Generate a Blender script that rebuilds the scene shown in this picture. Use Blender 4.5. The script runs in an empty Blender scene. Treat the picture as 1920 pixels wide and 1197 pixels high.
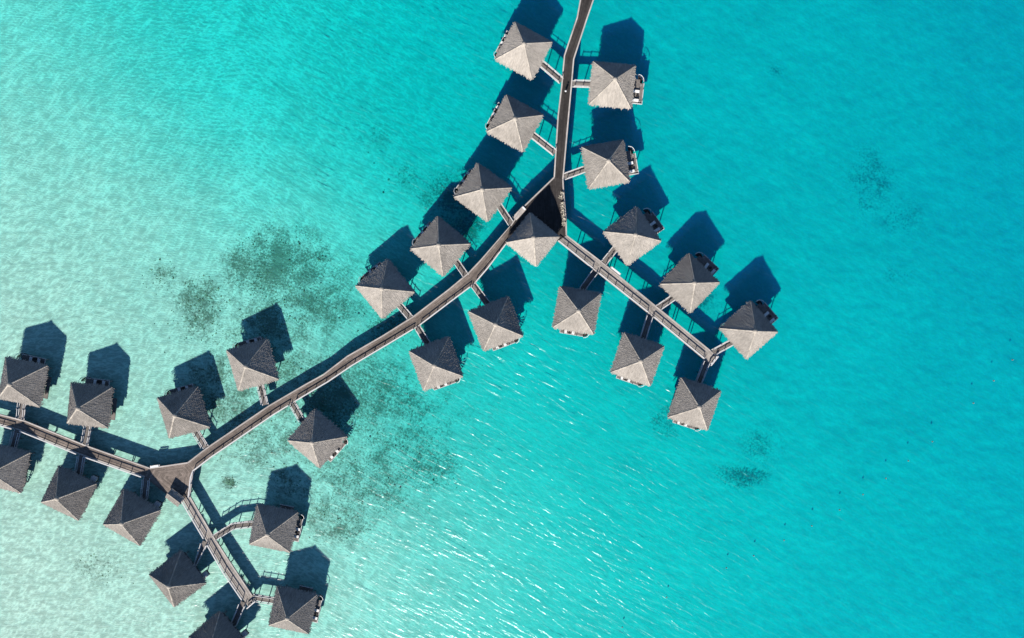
import bpy, math, random
import numpy as np
from mathutils import Vector, Matrix

# measured world positions, metres (x right, y up the picture, z up; water at z = 0)
HUTS = {"A": [4.03, 57.03, 2.6488], "F": [25.29, 48.98, -0.098], "B": [1.96, 39.83, 2.6422], "C": [-5.74, 23.34, 2.5155], "G": [23.84, 30.09, 0.1688], "I": [30.33, 12.85, 0.6276], "D": [-15.99, 10.38, 2.4386], "E": [-29.44, 0.12, 2.2537], "O": [-2.66, -8.31, -1.2132], "J": [44.39, 1.51, 0.8146], "K": [58.85, -9.87, 0.7236], "L": [17.01, -5.07, -1.7405], "M": [31.79, -16.98, -1.9023], "N": [45.79, -27.94, -1.8893], "P": [-17.14, -18.04, -1.2273], "Q": [-46.14, -36.31, -0.7198], "R": [-61.61, -18.27, 1.8414], "U": [-117.21, -22.42, 1.3617], "T": [-101.2, -28.11, 1.4533], "S": [-78.52, -29.9, 1.8381], "W": [-106.72, -49.63, -2.0335], "X": [-91.49, -55.64, -2.1065], "Y": [-80.64, -70.9, -2.5033], "Z": [-57.03, -58.41, -0.2012], "AA": [-52.56, -78.77, -0.2139], "V": [-122.04, -43.4, -1.8143], "AB": [-71.13, -86.16, -2.4586], "HUB": [6.32, 12.01, -0.6752], "ZZ": [-133.28, -16.34, 1.3457]}
BR = {"A": [[13.28, 50.46], [8.35, 54.6], [7.38, 55.12]], "F": [[15.95, 49.83], [20.36, 49.71], [21.48, 49.6]], "B": [[11.76, 33.14], [6.41, 37.33], [5.31, 37.93]], "C": [[1.05, 16.0], [-1.78, 20.24], [-2.73, 20.93]], "G": [[13.96, 27.4], [19.09, 29.27], [20.04, 29.43]], "I": [[23.54, 6.24], [26.68, 10.17], [27.23, 10.57]], "D": [[-9.89, 3.21], [-12.27, 6.7], [-13.31, 7.58]], "E": [[-23.44, -7.13], [-26.36, -3.69], [-27.02, -2.87]], "O": [[-8.25, 1.25], [-4.75, -3.49], [-4.26, -4.79]], "J": [[37.08, -4.57], [40.82, -1.99], [41.6, -1.16]], "K": [[50.81, -15.46], [55.33, -12.98], [55.96, -12.42]], "L": [[21.71, 4.53], [18.68, 0.34], [18.38, -1.4]], "M": [[35.18, -6.2], [33.54, -11.74], [32.99, -13.32]], "N": [[49.35, -17.39], [47.42, -22.5], [46.85, -24.23]], "P": [[-21.87, -9.24], [-19.49, -13.05], [-18.94, -14.59]], "Q": [[-52.69, -27.92], [-50.36, -32.06], [-48.76, -33.46]], "R": [[-59.3, -28.39], [-60.38, -23.72], [-60.84, -22.06]], "U": [[-119.22, -32.0], [-118.81, -28.36], [-118.33, -26.12]], "T": [[-103.71, -38.26], [-102.84, -34.3], [-102.55, -31.82]], "S": [[-74.1, -38.88], [-76.26, -35.26], [-76.77, -33.41]], "W": [[-104.44, -40.59], [-105.38, -45.66], [-105.52, -45.93]], "X": [[-88.73, -46.46], [-89.37, -51.43], [-89.8, -52.16]], "Y": [[-74.61, -62.43], [-77.3, -68.99], [-77.27, -68.97]], "Z": [[-72.55, -61.5], [-67.68, -58.48], [-63.33, -57.94], [-60.96, -58.42]], "AA": [[-63.06, -76.38], [-58.38, -77.16], [-56.25, -77.62]], "V": [[-120.11, -34.57], [-121.46, -39.29], [-121.53, -39.57]], "AB": [[-65.41, -77.67], [-67.62, -82.87], [-68.35, -83.47]], "ZZ": [[-135.2, -27.74], [-135.07, -23.14], [-134.36, -20.04]]}
WALK = {"N": [[[18.14, 72.4], [17.68, 69.86], [16.92, 65.67], [13.86, 56.6], [13.23, 49.44], [12.33, 41.8], [11.46, 27.35]], [[21.94, 72.41], [21.05, 69.87], [19.52, 65.43], [16.32, 55.58], [15.82, 49.44], [15.12, 41.81], [13.81, 26.75]]], "SW": [[[0.9, 15.61], [-6.44, 7.19], [-9.39, 4.09], [-14.31, 0.0], [-22.95, -6.59], [-30.72, -11.46], [-39.19, -16.34], [-45.13, -20.88], [-49.48, -23.26], [-58.6, -28.59], [-74.11, -39.12], [-78.62, -42.59]], [[-0.21, 10.93], [-4.48, 5.23], [-7.97, 1.17], [-12.68, -2.29], [-21.33, -8.9], [-29.35, -13.71], [-37.86, -18.73], [-43.79, -22.74], [-48.13, -25.24], [-57.23, -30.84], [-72.57, -41.27], [-76.91, -44.6]]], "W": [[[-141.13, -26.03], [-132.1, -28.47], [-124.35, -30.62], [-118.14, -32.27], [-110.91, -35.27], [-103.53, -38.32], [-87.91, -43.98]], [[-141.98, -28.39], [-132.95, -30.9], [-124.94, -33.08], [-118.98, -34.8], [-111.88, -37.78], [-104.63, -40.76], [-89.3, -46.26]]], "S": [[[-80.03, -52.01], [-74.5, -61.91], [-69.98, -70.08], [-65.46, -76.94]], [[-78.09, -51.19], [-72.29, -61.5], [-67.85, -68.61], [-63.2, -75.9]]], "SE": [[[14.69, 13.22], [23.27, 6.79], [36.63, -4.02], [50.21, -15.02]], [[12.51, 11.79], [21.41, 4.7], [34.9, -5.95], [48.52, -17.12]]]}
POLY = {"hub_north": [[11.46, 27.35], [13.81, 26.75], [13.97, 23.78], [14.6, 16.79], [14.69, 13.22], [12.51, 11.79], [-0.21, 10.93], [0.9, 15.61], [3.93, 20.09]], "hub_west": [[-87.91, -43.98], [-85.25, -43.57], [-78.62, -42.59], [-76.91, -44.6], [-77.41, -46.06], [-78.09, -51.19], [-80.03, -52.01], [-83.94, -50.57], [-89.3, -46.26]], "end_se": [[50.21, -15.02], [51.95, -16.49], [50.22, -18.71], [48.52, -17.12]], "end_s": [[-63.2, -75.9], [-62.16, -77.22], [-64.17, -78.97], [-65.46, -76.94]], "plat1": [[3.93, 20.34], [4.8, 19.47], [2.33, 16.84], [1.42, 17.68]], "plat2": [[25.64, 5.69], [28.02, 3.8], [27.49, 3.07], [25.01, 5.04]], "plat3": [[-87.85, -43.47], [-85.5, -43.17], [-85.45, -43.69], [-87.79, -44.06]], "shelter": [[-82.07, -49.06], [-79.13, -51.36], [-80.47, -52.62], [-83.4, -50.94]]}
PERSON = [14.16, 47.57]
PLANTS = [[13.46, 23.33], [13.19, 22.36], [13.59, 20.8], [13.56, 19.96], [13.66, 18.99], [13.79, 17.95], [13.93, 16.98], [13.93, 16.01]]
BUOYS = [[126.41, -17.56], [121.86, -22.78], [116.9, -28.41], [106.79, -38.09], [100.85, -42.94], [95.29, -47.39], [89.59, -51.45], [83.74, -55.37], [76.8, -59.43], [69.86, -63.08], [62.23, -67.02], [55.4, -70.14], [40.38, -77.61], [29.24, -85.25]]
DEPTH = [[-123.8, 70.66, 0.95], [-124.84, 31.86, 0.72], [-125.89, -7.59, 0.55], [-126.97, -47.71, 0.5], [-128.05, -88.12, 0.45], [-98.65, 31.9, 0.78], [-98.11, 57.87, 1.0], [-84.83, 70.78, 1.3], [-86.27, -7.59, 0.7], [-87.01, -47.77, 0.6], [-87.75, -88.24, 0.5], [-58.96, 57.96, 1.35], [-65.31, 70.83, 1.7], [-59.45, 18.85, 0.95], [-59.96, -20.92, 0.75], [-60.65, -75.02, 0.6], [-32.79, 58.03, 1.65], [-33.07, 18.88, 1.2], [-33.4, -27.64, 0.9], [-33.73, -75.09, 0.75], [-13.17, 45.09, 2.2], [-6.55, 71.01, 2.4], [-6.68, -20.95, 1.6], [-6.74, -61.49, 1.05], [-6.78, -88.49, 0.95], [19.81, 32.08, 2.6], [19.64, 71.09, 2.7], [20.03, -20.96, 1.9], [20.21, -61.54, 1.5], [20.32, -88.58, 1.4], [46.02, 58.22, 2.7], [46.54, 5.72, 2.6], [47.07, -47.98, 2.1], [47.48, -88.66, 1.9], [85.84, 45.29, 2.7], [86.82, -7.59, 2.6], [87.82, -61.68, 2.4], [88.32, -88.79, 2.4], [124.95, 71.4, 2.8], [126.37, 19.04, 2.8], [127.82, -34.52, 2.7], [129.29, -88.91, 2.7]]
ALGAE = [[-55.65, 5.67, 10.7, 8.0, 1], [-63.58, 5.67, 6.7, 5.3, 0.8], [-46.49, -3.6, 8.0, 6.7, 0.8], [-75.6, -2.28, 6.0, 4.7, 0.7], [-75.68, -7.59, 4.0, 4.0, 0.7], [-84.76, 3.01, 4.0, 3.3, 0.4], [-59.13, -7.59, 5.3, 5.3, 1], [-13.23, 22.85, 6.0, 5.3, 1], [-10.61, 14.95, 4.7, 4.7, 0.9], [-25.09, 27.43, 4.0, 4.0, 0.35], [-32.27, 38.54, 4.0, 4.0, 0.25], [-42.73, -27.63, 6.7, 5.3, 1], [-69.38, -28.95, 8.0, 6.7, 0.6], [-73.24, -20.91, 5.3, 5.3, 0.6], [-54.62, -19.59, 8.0, 6.7, 0.6], [-33.39, -26.3, 10.7, 8.0, 0.7], [-44.17, -39.74, 8.0, 6.7, 0.5], [-34.88, -47.86, 14.7, 9.3, 0.55], [-20.12, -43.82, 8.0, 6.7, 0.6], [-41.67, -58.7, 8.0, 6.7, 0.55], [-62.85, -38.36, 8.0, 6.7, 0.5], [-29.28, -8.92, 5.3, 5.3, 0.6], [91.51, 26.92, 6.0, 8.0, 0.4], [99.69, 17.69, 5.3, 5.3, 0.3], [59.2, -47.32, 6.7, 2.9, 0.6], [47.96, -2.92, 5.3, 4.0, 0.45], [40.21, -33.08, 4.0, 4.0, 0.4], [67.17, 54.38, 1.9, 1.3, 0.5], [-102.14, -69.45, 6.7, 5.3, 0.3], [-69.66, -48.48, 1.6, 1.3, 0.8], [64.49, -39.87, 5.3, 5.3, 0.3], [-54.95, -47.82, 4.0, 4.0, 0.6], [98.64, 4.42, 4.0, 2.7, 0.3], [-51.78, -2.27, 20.0, 14.7, 0.4], [-66.41, -7.59, 16.0, 12.0, 0.32], [-41.36, -23.61, 17.3, 12.0, 0.4], [-30.77, -34.36, 20.0, 14.7, 0.4], [-52.13, -34.34, 16.0, 10.7, 0.36], [-41.61, -51.91, 16.0, 10.7, 0.36]]
CAM = {"H": 185.26, "pitch": -2.2716981163277965, "roll": -0.4062327752446044, "rise": 5.136368437339128}
LOUNGE_KEYS = ['A','B','C','D','E','F','G','I','J','K','L','M','N','O','P','Q','R','S','T','U','Z','AA']
# ---------------------------------------------------------------- camera, light, exposure
scene = bpy.context.scene
COL = scene.collection
R_ = math.radians

cam_d = bpy.data.cameras.new('camera')
cam_d.sensor_width = 36.0
cam_d.lens = 36.0 * 1400.0 / 1920.0
cam_d.clip_end = 3000.0
cam_d.clip_start = 1.0
cam = bpy.data.objects.new('camera', cam_d)
COL.objects.link(cam)
cam.matrix_world = (Matrix.Translation((0, 0, CAM['H'])) @ Matrix.Rotation(R_(CAM['pitch']), 4, 'X')
                    @ Matrix.Rotation(R_(CAM['roll']), 4, 'Y'))
scene.camera = cam

SUN_EL = 33.0
SUN_AZ = 253.0          # direction towards the sun, counter-clockwise from +X
sd = Vector((math.cos(R_(SUN_EL)) * math.cos(R_(SUN_AZ)), math.cos(R_(SUN_EL)) * math.sin(R_(SUN_AZ)), math.sin(R_(SUN_EL))))
sun_d = bpy.data.lights.new('sun', 'SUN')
sun_d.energy = 5.0
sun_d.angle = R_(1.0)
sun_d.color = (1.0, 0.95, 0.88)
sun = bpy.data.objects.new('sun', sun_d)
COL.objects.link(sun)
sun.rotation_euler = sd.to_track_quat('Z', 'Y').to_euler()
sun.location = sd * 150

world = bpy.data.worlds.new('World')
scene.world = world
world.use_nodes = True
wn = world.node_tree
wn.nodes.clear()
wo = wn.nodes.new('ShaderNodeOutputWorld')
wb = wn.nodes.new('ShaderNodeBackground')
ws = wn.nodes.new('ShaderNodeTexSky')
ws.sky_type = 'NISHITA'
ws.sun_disc = False
ws.sun_elevation = R_(SUN_EL)
ws.sun_rotation = R_(90.0 - SUN_AZ)
ws.air_density = 0.9
ws.dust_density = 0.0
ws.ozone_density = 5.0
wb.inputs['Strength'].default_value = 0.075
wn.links.new(ws.outputs['Color'], wb.inputs['Color'])
wn.links.new(wb.outputs['Background'], wo.inputs['Surface'])

vs = scene.view_settings
vs.view_transform = 'Standard'
vs.look = 'None'
vs.gamma = 1.0
vs.use_curve_mapping = False
vs.exposure = 0.6
scene.cycles.use_denoising = True
scene.cycles.max_bounces = 8
scene.cycles.diffuse_bounces = 0
scene.cycles.volume_bounces = 2
scene.cycles.transparent_max_bounces = 16

# ---------------------------------------------------------------- helpers
rng = random.Random(7)

def link(o, parent=None):
    COL.objects.link(o)
    if parent is not None:
        o.parent = parent
    return o

def tag(o, label=None, cat=None, group=None, kind=None):
    if label: o['label'] = label
    if cat: o['category'] = cat
    if group: o['group'] = group
    if kind: o['kind'] = kind
    return o

def empty(name, loc=(0, 0, 0), rz=0.0):
    o = bpy.data.objects.new(name, None)
    o.empty_display_size = 0.5
    link(o)
    o.location = loc
    o.rotation_euler = (0, 0, rz)
    return o

def copy_part(o, parent):
    c = o.copy()
    link(c, parent)
    for ch in [q for q in o.children]:
        copy_part(ch, c)
    return c

class MB:
    """collects faces with a tint value and optional uv, then makes ONE mesh object"""
    def __init__(self):
        self.v = []; self.f = []; self.t = []; self.uv = []
    def face(self, pts, tint=1.0, uv=None):
        i = len(self.v)
        self.v += [tuple(p) for p in pts]
        self.f.append(tuple(range(i, i + len(pts))))
        self.t.append(tint)
        self.uv.append(uv if uv else [(p[0], p[1]) for p in pts])
    def prism(self, poly, z0, z1, tint=1.0, bottom=True):
        n = len(poly)
        a = sum(poly[i][0] * poly[(i + 1) % n][1] - poly[(i + 1) % n][0] * poly[i][1] for i in range(n))
        if a < 0: poly = poly[::-1]
        self.face([(p[0], p[1], z1) for p in poly], tint)
        if bottom: self.face([(p[0], p[1], z0) for p in poly[::-1]], tint)
        for i in range(n):
            p, q = poly[i], poly[(i + 1) % n]
            self.face([(p[0], p[1], z0), (q[0], q[1], z0), (q[0], q[1], z1), (p[0], p[1], z1)], tint)
    def box(self, c, s, rz=0.0, tint=1.0):
        cc, sn = math.cos(rz), math.sin(rz)
        P = [(c[0] + cc * x - sn * y, c[1] + sn * x + cc * y) for x, y in
             ((-s[0] / 2, -s[1] / 2), (s[0] / 2, -s[1] / 2), (s[0] / 2, s[1] / 2), (-s[0] / 2, s[1] / 2))]
        self.prism(P, c[2] - s[2] / 2, c[2] + s[2] / 2, tint)
    def beam(self, p, q, w, h, tint=1.0):
        p, q = Vector(p), Vector(q)
        d = (q - p).normalized()
        s = d.cross(Vector((0, 0, 1)))
        s = s.normalized() if s.length > 1e-4 else Vector((1, 0, 0))
        u = s.cross(d).normalized()
        A = [p + s * (a * w / 2) + u * (b * h / 2) for a, b in ((-1, -1), (1, -1), (1, 1), (-1, 1))]
        B = [x + (q - p) for x in A]
        for i in range(4):
            j = (i + 1) % 4
            self.face([A[j], A[i], B[i], B[j]], tint)
        self.face(A, tint); self.face(B[::-1], tint)
    def tube(self, pts, r, n=6, tint=1.0, r_end=None, cap=True):
        pts = [Vector(p) for p in pts]
        rings = []
        for i, p in enumerate(pts):
            d = (pts[min(i + 1, len(pts) - 1)] - pts[max(i - 1, 0)]).normalized()
            s = d.cross(Vector((0, 0, 1)))
            s = s.normalized() if s.length > 1e-3 else Vector((1, 0, 0))
            u = s.cross(d)
            rr = r if r_end is None else r + (r_end - r) * i / (len(pts) - 1)
            rings.append([p + s * rr * math.cos(2 * math.pi * k / n) + u * rr * math.sin(2 * math.pi * k / n) for k in range(n)])
        for a, b in zip(rings, rings[1:]):
            for k in range(n):
                self.face([a[k], a[(k + 1) % n], b[(k + 1) % n], b[k]], tint)
        if cap:
            self.face(rings[0][::-1], tint); self.face(rings[-1], tint)
    def mesh(self, name, m):
        me = bpy.data.meshes.new(name)
        me.from_pydata(self.v, [], self.f)
        at = me.attributes.new('tint', 'FLOAT', 'FACE')
        at.data.foreach_set('value', self.t)
        ul = me.uv_layers.new(name='UVMap')
        ul.data.foreach_set('uv', [c for f in self.uv for p in f for c in p])
        me.materials.append(m)
        return me
    def build(self, name, m, parent=None, **kw):
        o = bpy.data.objects.new(name, self.mesh(name, m))
        link(o, parent)
        tag(o, **kw)
        return o

# ---------------------------------------------------------------- materials
def nodes(name):
    m = bpy.data.materials.new(name)
    m.use_nodes = True
    nt = m.node_tree
    nt.nodes.clear()
    return m, nt, (lambda t, **k: _new(nt, t, **k)), nt.links.new

def _new(nt, t, **k):
    n = nt.nodes.new(t)
    for a, b in k.items():
        if a.startswith('_'):
            n.inputs[a[1:].replace('_', ' ')].default_value = b
        else:
            setattr(n, a, b)
    return n

def mat(name, c, rough=0.8, var=0.35, *a_, fibre=0.0, **k_):
    m = mat_(name, c, rough, var, *a_, **k_)
    for n in m.node_tree.nodes:
        if n.type == 'BSDF_PRINCIPLED': n.inputs['Diffuse Roughness'].default_value = fibre
    return m

def mat_(name, c, rough=0.8, var=0.35, scale=3.0, stretch=(1, 1, 1), bump=0.0, bscale=None, coord='Object', spec=0.3, dirt=0.0):
    m, nt, N, L = nodes(name)
    out = N('ShaderNodeOutputMaterial'); b = N('ShaderNodeBsdfPrincipled')
    b.inputs['Roughness'].default_value = rough
    b.inputs['Specular IOR Level'].default_value = spec
    tc = N('ShaderNodeTexCoord'); mp = N('ShaderNodeMapping'); mp.inputs['Scale'].default_value = stretch
    L(tc.outputs[coord], mp.inputs['Vector'])
    no = N('ShaderNodeTexNoise'); no.inputs['Scale'].default_value = scale; no.inputs['Detail'].default_value = 5; no.inputs['Roughness'].default_value = 0.65
    L(mp.outputs['Vector'], no.inputs['Vector'])
    at = N('ShaderNodeAttribute', attribute_name='tint')
    mr = N('ShaderNodeMapRange'); mr.inputs['From Min'].default_value = 0.25; mr.inputs['From Max'].default_value = 0.75
    mr.inputs['To Min'].default_value = 1 - var; mr.inputs['To Max'].default_value = 1 + var
    L(no.outputs['Fac'], mr.inputs['Value'])
    mu = N('ShaderNodeMath', operation='MULTIPLY'); L(mr.outputs['Result'], mu.inputs[0]); L(at.outputs['Fac'], mu.inputs[1])
    src = mu.outputs[0]
    if dirt:
        n2 = N('ShaderNodeTexNoise'); n2.inputs['Scale'].default_value = 0.35; n2.inputs['Detail'].default_value = 4; n2.noise_dimensions = '4D'
        oi = N('ShaderNodeObjectInfo'); ow = N('ShaderNodeMath', operation='MULTIPLY'); L(oi.outputs['Random'], ow.inputs[0]); ow.inputs[1].default_value = 60.0; L(ow.outputs[0], n2.inputs['W'])
        L(tc.outputs['Object'], n2.inputs['Vector'])
        r2 = N('ShaderNodeMapRange'); r2.inputs['From Min'].default_value = 0.3; r2.inputs['From Max'].default_value = 0.7
        r2.inputs['To Min'].default_value = 1 - dirt; r2.inputs['To Max'].default_value = 1 + dirt * 0.5
        L(n2.outputs['Fac'], r2.inputs['Value'])
        m3 = N('ShaderNodeMath', operation='MULTIPLY'); L(src, m3.inputs[0]); L(r2.outputs['Result'], m3.inputs[1])
        og = N('ShaderNodeMath', operation='MULTIPLY_ADD'); L(oi.outputs['Random'], og.inputs[0]); og.inputs[1].default_value = dirt; og.inputs[2].default_value = 1 - dirt * 0.5
        m4 = N('ShaderNodeMath', operation='MULTIPLY'); L(m3.outputs[0], m4.inputs[0]); L(og.outputs[0], m4.inputs[1]); src = m4.outputs[0]
    vm = N('ShaderNodeVectorMath', operation='SCALE'); vm.inputs[0].default_value = c[:3]; L(src, vm.inputs['Scale'])
    L(vm.outputs['Vector'], b.inputs['Base Color'])
    if bump:
        bn = N('ShaderNodeBump'); bn.inputs['Strength'].default_value = 1.0; bn.inputs['Distance'].default_value = bump
        nb = no
        if bscale:
            nb = N('ShaderNodeTexNoise'); nb.inputs['Scale'].default_value = bscale; nb.inputs['Detail'].default_value = 3
            L(mp.outputs['Vector'], nb.inputs['Vector'])
        L(nb.outputs['Fac'], bn.inputs['Height']); L(bn.outputs['Normal'], b.inputs['Normal'])
    L(b.outputs['BSDF'], out.inputs['Surface'])
    return m

M = {}
M['thatch'] = mat('thatch', (0.40, 0.362, 0.318), 0.95, 0.16, 1.0, (9.0, 0.8, 1), 0.04, 1.6, 'UV', 0.1, dirt=0.2, fibre=1.0)
M['ridge'] = mat('ridge_thatch', (0.40, 0.355, 0.30), 0.95, 0.2, 6.0, (1, 1, 1), 0.02, None, 'Object', 0.1)
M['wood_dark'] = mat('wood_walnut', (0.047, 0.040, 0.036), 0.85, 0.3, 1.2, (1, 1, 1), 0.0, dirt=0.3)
M['wood_brown'] = mat('wood_brown', (0.205, 0.165, 0.138), 0.85, 0.3, 1.2, (1, 1, 1), 0.0, dirt=0.25)
M['wood_pale'] = mat('wood_pale', (0.36, 0.318, 0.28), 0.85, 0.25, 1.2, (1, 1, 1), 0.0, dirt=0.2)
M['wood_grey'] = mat('wood_grey', (0.21, 0.185, 0.165), 0.85, 0.25, 1.2, (1, 1, 1), 0.0, dirt=0.25)
M['kerb'] = mat('kerb_wood', (0.47, 0.42, 0.38), 0.8, 0.2, 1.0, dirt=0.2)
M['paint'] = mat('rail_paint', (0.62, 0.60, 0.58), 0.6, 0.12, 1.5)
M['white'] = mat('white_paint', (0.78, 0.77, 0.75), 0.55, 0.06, 2.0)
M['cushion'] = mat('white_canvas', (0.80, 0.78, 0.74), 0.9, 0.05, 3.0)
M['concrete'] = mat('pile_concrete', (0.30, 0.29, 0.27), 0.9, 0.2, 2.0)
M['bamboo'] = mat('bamboo_wall', (0.22, 0.15, 0.09), 0.8, 0.3, 6.0, (1, 1, 0.1))
M['black'] = mat('dark_wicker', (0.03, 0.025, 0.022), 0.7, 0.2, 8.0)
M['glass'] = mat('window_glass', (0.03, 0.05, 0.06), 0.08, 0.05, 1.0, spec=0.6)
M['leaf'] = mat('dry_leaf', (0.40, 0.36, 0.28), 0.7, 0.3, 4.0)
M['pot'] = mat('clay_pot', (0.20, 0.13, 0.10), 0.8, 0.2, 5.0)
M['skin'] = mat('skin', (0.42, 0.26, 0.18), 0.6, 0.08, 6.0)
M['hair'] = mat('dark_hair', (0.03, 0.022, 0.018), 0.6, 0.2, 12.0)
M['shorts'] = mat('navy_cloth', (0.05, 0.06, 0.10), 0.9, 0.1, 8.0)
M['algae'] = mat('seagrass_leaf', (0.15, 0.165, 0.095), 0.9, 0.4, 1.0)

def water_surface_material():
    m, nt, N, L = nodes('lagoon_water')
    out = N('ShaderNodeOutputMaterial')
    tc = N('ShaderNodeTexCoord')
    # wind ripples: two stretched noise trains, crests running down to the right
    def ripple(rot, sx, sy, scale, detail, dist):
        mp = N('ShaderNodeMapping', vector_type='TEXTURE'); mp.inputs['Rotation'].default_value = (0, 0, R_(-rot)); mp.inputs['Scale'].default_value = (1 / sx, 1 / sy, 1)
        L(tc.outputs['Object'], mp.inputs['Vector'])
        n = N('ShaderNodeTexNoise'); n.inputs['Scale'].default_value = scale; n.inputs['Detail'].default_value = detail
        n.inputs['Roughness'].default_value = 0.55; n.inputs['Distortion'].default_value = dist
        L(mp.outputs['Vector'], n.inputs['Vector'])
        return n.outputs['Fac']
    def lin(x, k, c):
        q = N('ShaderNodeMath', operation='MULTIPLY_ADD'); L(x, q.inputs[0]); q.inputs[1].default_value = k; q.inputs[2].default_value = c
        return q.outputs[0]
    def mul(x, y):
        q = N('ShaderNodeMath', operation='MULTIPLY'); L(x, q.inputs[0]); L(y, q.inputs[1]); return q.outputs[0]
    def add(x, y):
        q = N('ShaderNodeMath', operation='ADD'); L(x, q.inputs[0]); L(y, q.inputs[1]); return q.outputs[0]
    def mixf(f, x, y):
        q = N('ShaderNodeMix', data_type='FLOAT'); L(f, q.inputs['Factor']); L(x, q.inputs['A']); L(y, q.inputs['B']); return q.outputs['Result']
    def ramp(x, f0, f1, t0, t1):
        q = N('ShaderNodeMapRange', interpolation_type='SMOOTHSTEP'); L(x, q.inputs['Value'])
        for nme, v_ in (('From Min', f0), ('From Max', f1), ('To Min', t0), ('To Max', t1)): q.inputs[nme].default_value = v_
        return q.outputs['Result']
    sp = N('ShaderNodeSeparateXYZ'); L(tc.outputs['Object'], sp.inputs[0])
    gust = ripple(20, 0.7, 1.0, 0.022, 3.0, 0.5)
    wx = add(sp.outputs['X'], lin(gust, 60.0, -30.0))           # wind zones with a wandering edge
    east = ramp(wx, -85.0, -35.0, 0.0, 1.0)                     # the wind veers across the lagoon
    a = mixf(east, ripple(5, 0.28, 1.0, 1.0, 1.8, 0.35), ripple(29, 0.24, 1.0, 0.78, 1.3, 0.45))
    b = mixf(east, ripple(-9, 0.4, 1.0, 1.7, 1.5, 0.35), ripple(36, 0.40, 1.0, 1.7, 1.5, 0.5))
    c = ripple(22, 0.4, 1.0, 0.14, 2.0, 0.3)
    chop = mul(ramp(wx, -100.0, -45.0, 0.55, 1.0), ramp(wx, 0.0, 80.0, 1.0, 0.5))
    lull = ripple(25, 0.6, 1.0, 0.05, 3.0, 0.8)
    chop = mul(chop, ramp(lull, 0.38, 0.62, 0.72, 1.12))
    h = add(mul(add(lin(a, W_A, 0.0), lin(b, W_B, 0.0)), chop), lin(c, W_C, 0.0))
    bn = N('ShaderNodeBump'); bn.inputs['Strength'].default_value = 1.0; bn.inputs['Distance'].default_value = 1.0
    L(h, bn.inputs['Height'])
    # caustic light net painted into the transmission colour along ripple contours, fainter eastward
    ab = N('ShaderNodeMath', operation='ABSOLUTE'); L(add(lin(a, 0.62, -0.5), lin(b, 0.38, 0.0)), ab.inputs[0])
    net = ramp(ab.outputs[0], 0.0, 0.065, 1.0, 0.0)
    low = ramp(wx, -70.0, 25.0, W_CAUSTIC, 0.965)
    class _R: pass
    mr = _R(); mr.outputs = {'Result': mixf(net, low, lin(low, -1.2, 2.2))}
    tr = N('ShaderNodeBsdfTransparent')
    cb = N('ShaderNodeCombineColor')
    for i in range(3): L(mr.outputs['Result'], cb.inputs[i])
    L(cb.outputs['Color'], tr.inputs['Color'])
    g1 = N('ShaderNodeBsdfGlossy'); g1.inputs['Roughness'].default_value = W_ROUGH
    g2 = N('ShaderNodeBsdfGlossy'); g2.inputs['Roughness'].default_value = 0.36
    L(bn.outputs['Normal'], g1.inputs['Normal']); L(bn.outputs['Normal'], g2.inputs['Normal'])
    gl = N('ShaderNodeMixShader'); gl.inputs['Fac'].default_value = 0.6; L(g1.outputs['BSDF'], gl.inputs[1]); L(g2.outputs['BSDF'], gl.inputs[2])
    # Schlick reflectance, the same from above and below
    ge = N('ShaderNodeNewGeometry'); dt = N('ShaderNodeVectorMath', operation='DOT_PRODUCT')
    L(ge.outputs['Incoming'], dt.inputs[0]); L(bn.outputs['Normal'], dt.inputs[1])
    da = N('ShaderNodeMath', operation='ABSOLUTE'); L(dt.outputs['Value'], da.inputs[0])
    om = N('ShaderNodeMath', operation='SUBTRACT', use_clamp=True); om.inputs[0].default_value = 1.0; L(da.outputs[0], om.inputs[1])
    pw = N('ShaderNodeMath', operation='POWER'); L(om.outputs[0], pw.inputs[0]); pw.inputs[1].default_value = 5.0
    fr = N('ShaderNodeMath', operation='MULTIPLY_ADD'); L(pw.outputs[0], fr.inputs[0]); fr.inputs[1].default_value = 0.98; fr.inputs[2].default_value = 0.02
    mx = N('ShaderNodeMixShader')
    L(fr.outputs[0], mx.inputs['Fac']); L(tr.outputs['BSDF'], mx.inputs[1]); L(gl.outputs['Shader'], mx.inputs[2])
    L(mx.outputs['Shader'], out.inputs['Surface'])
    va = N('ShaderNodeVolumeAbsorption'); va.inputs['Color'].default_value = (*ABS_C, 1); va.inputs['Density'].default_value = ABS_D
    vsx = N('ShaderNodeVolumeScatter'); vsx.inputs['Color'].default_value = (*SCA_C, 1); vsx.inputs['Density'].default_value = SCA_D
    vsx.inputs['Anisotropy'].default_value = SCA_G
    ad = N('ShaderNodeAddShader'); L(va.outputs['Volume'], ad.inputs[0]); L(vsx.outputs['Volume'], ad.inputs[1])
    L(ad.outputs['Shader'], out.inputs['Volume'])
    return m

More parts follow.
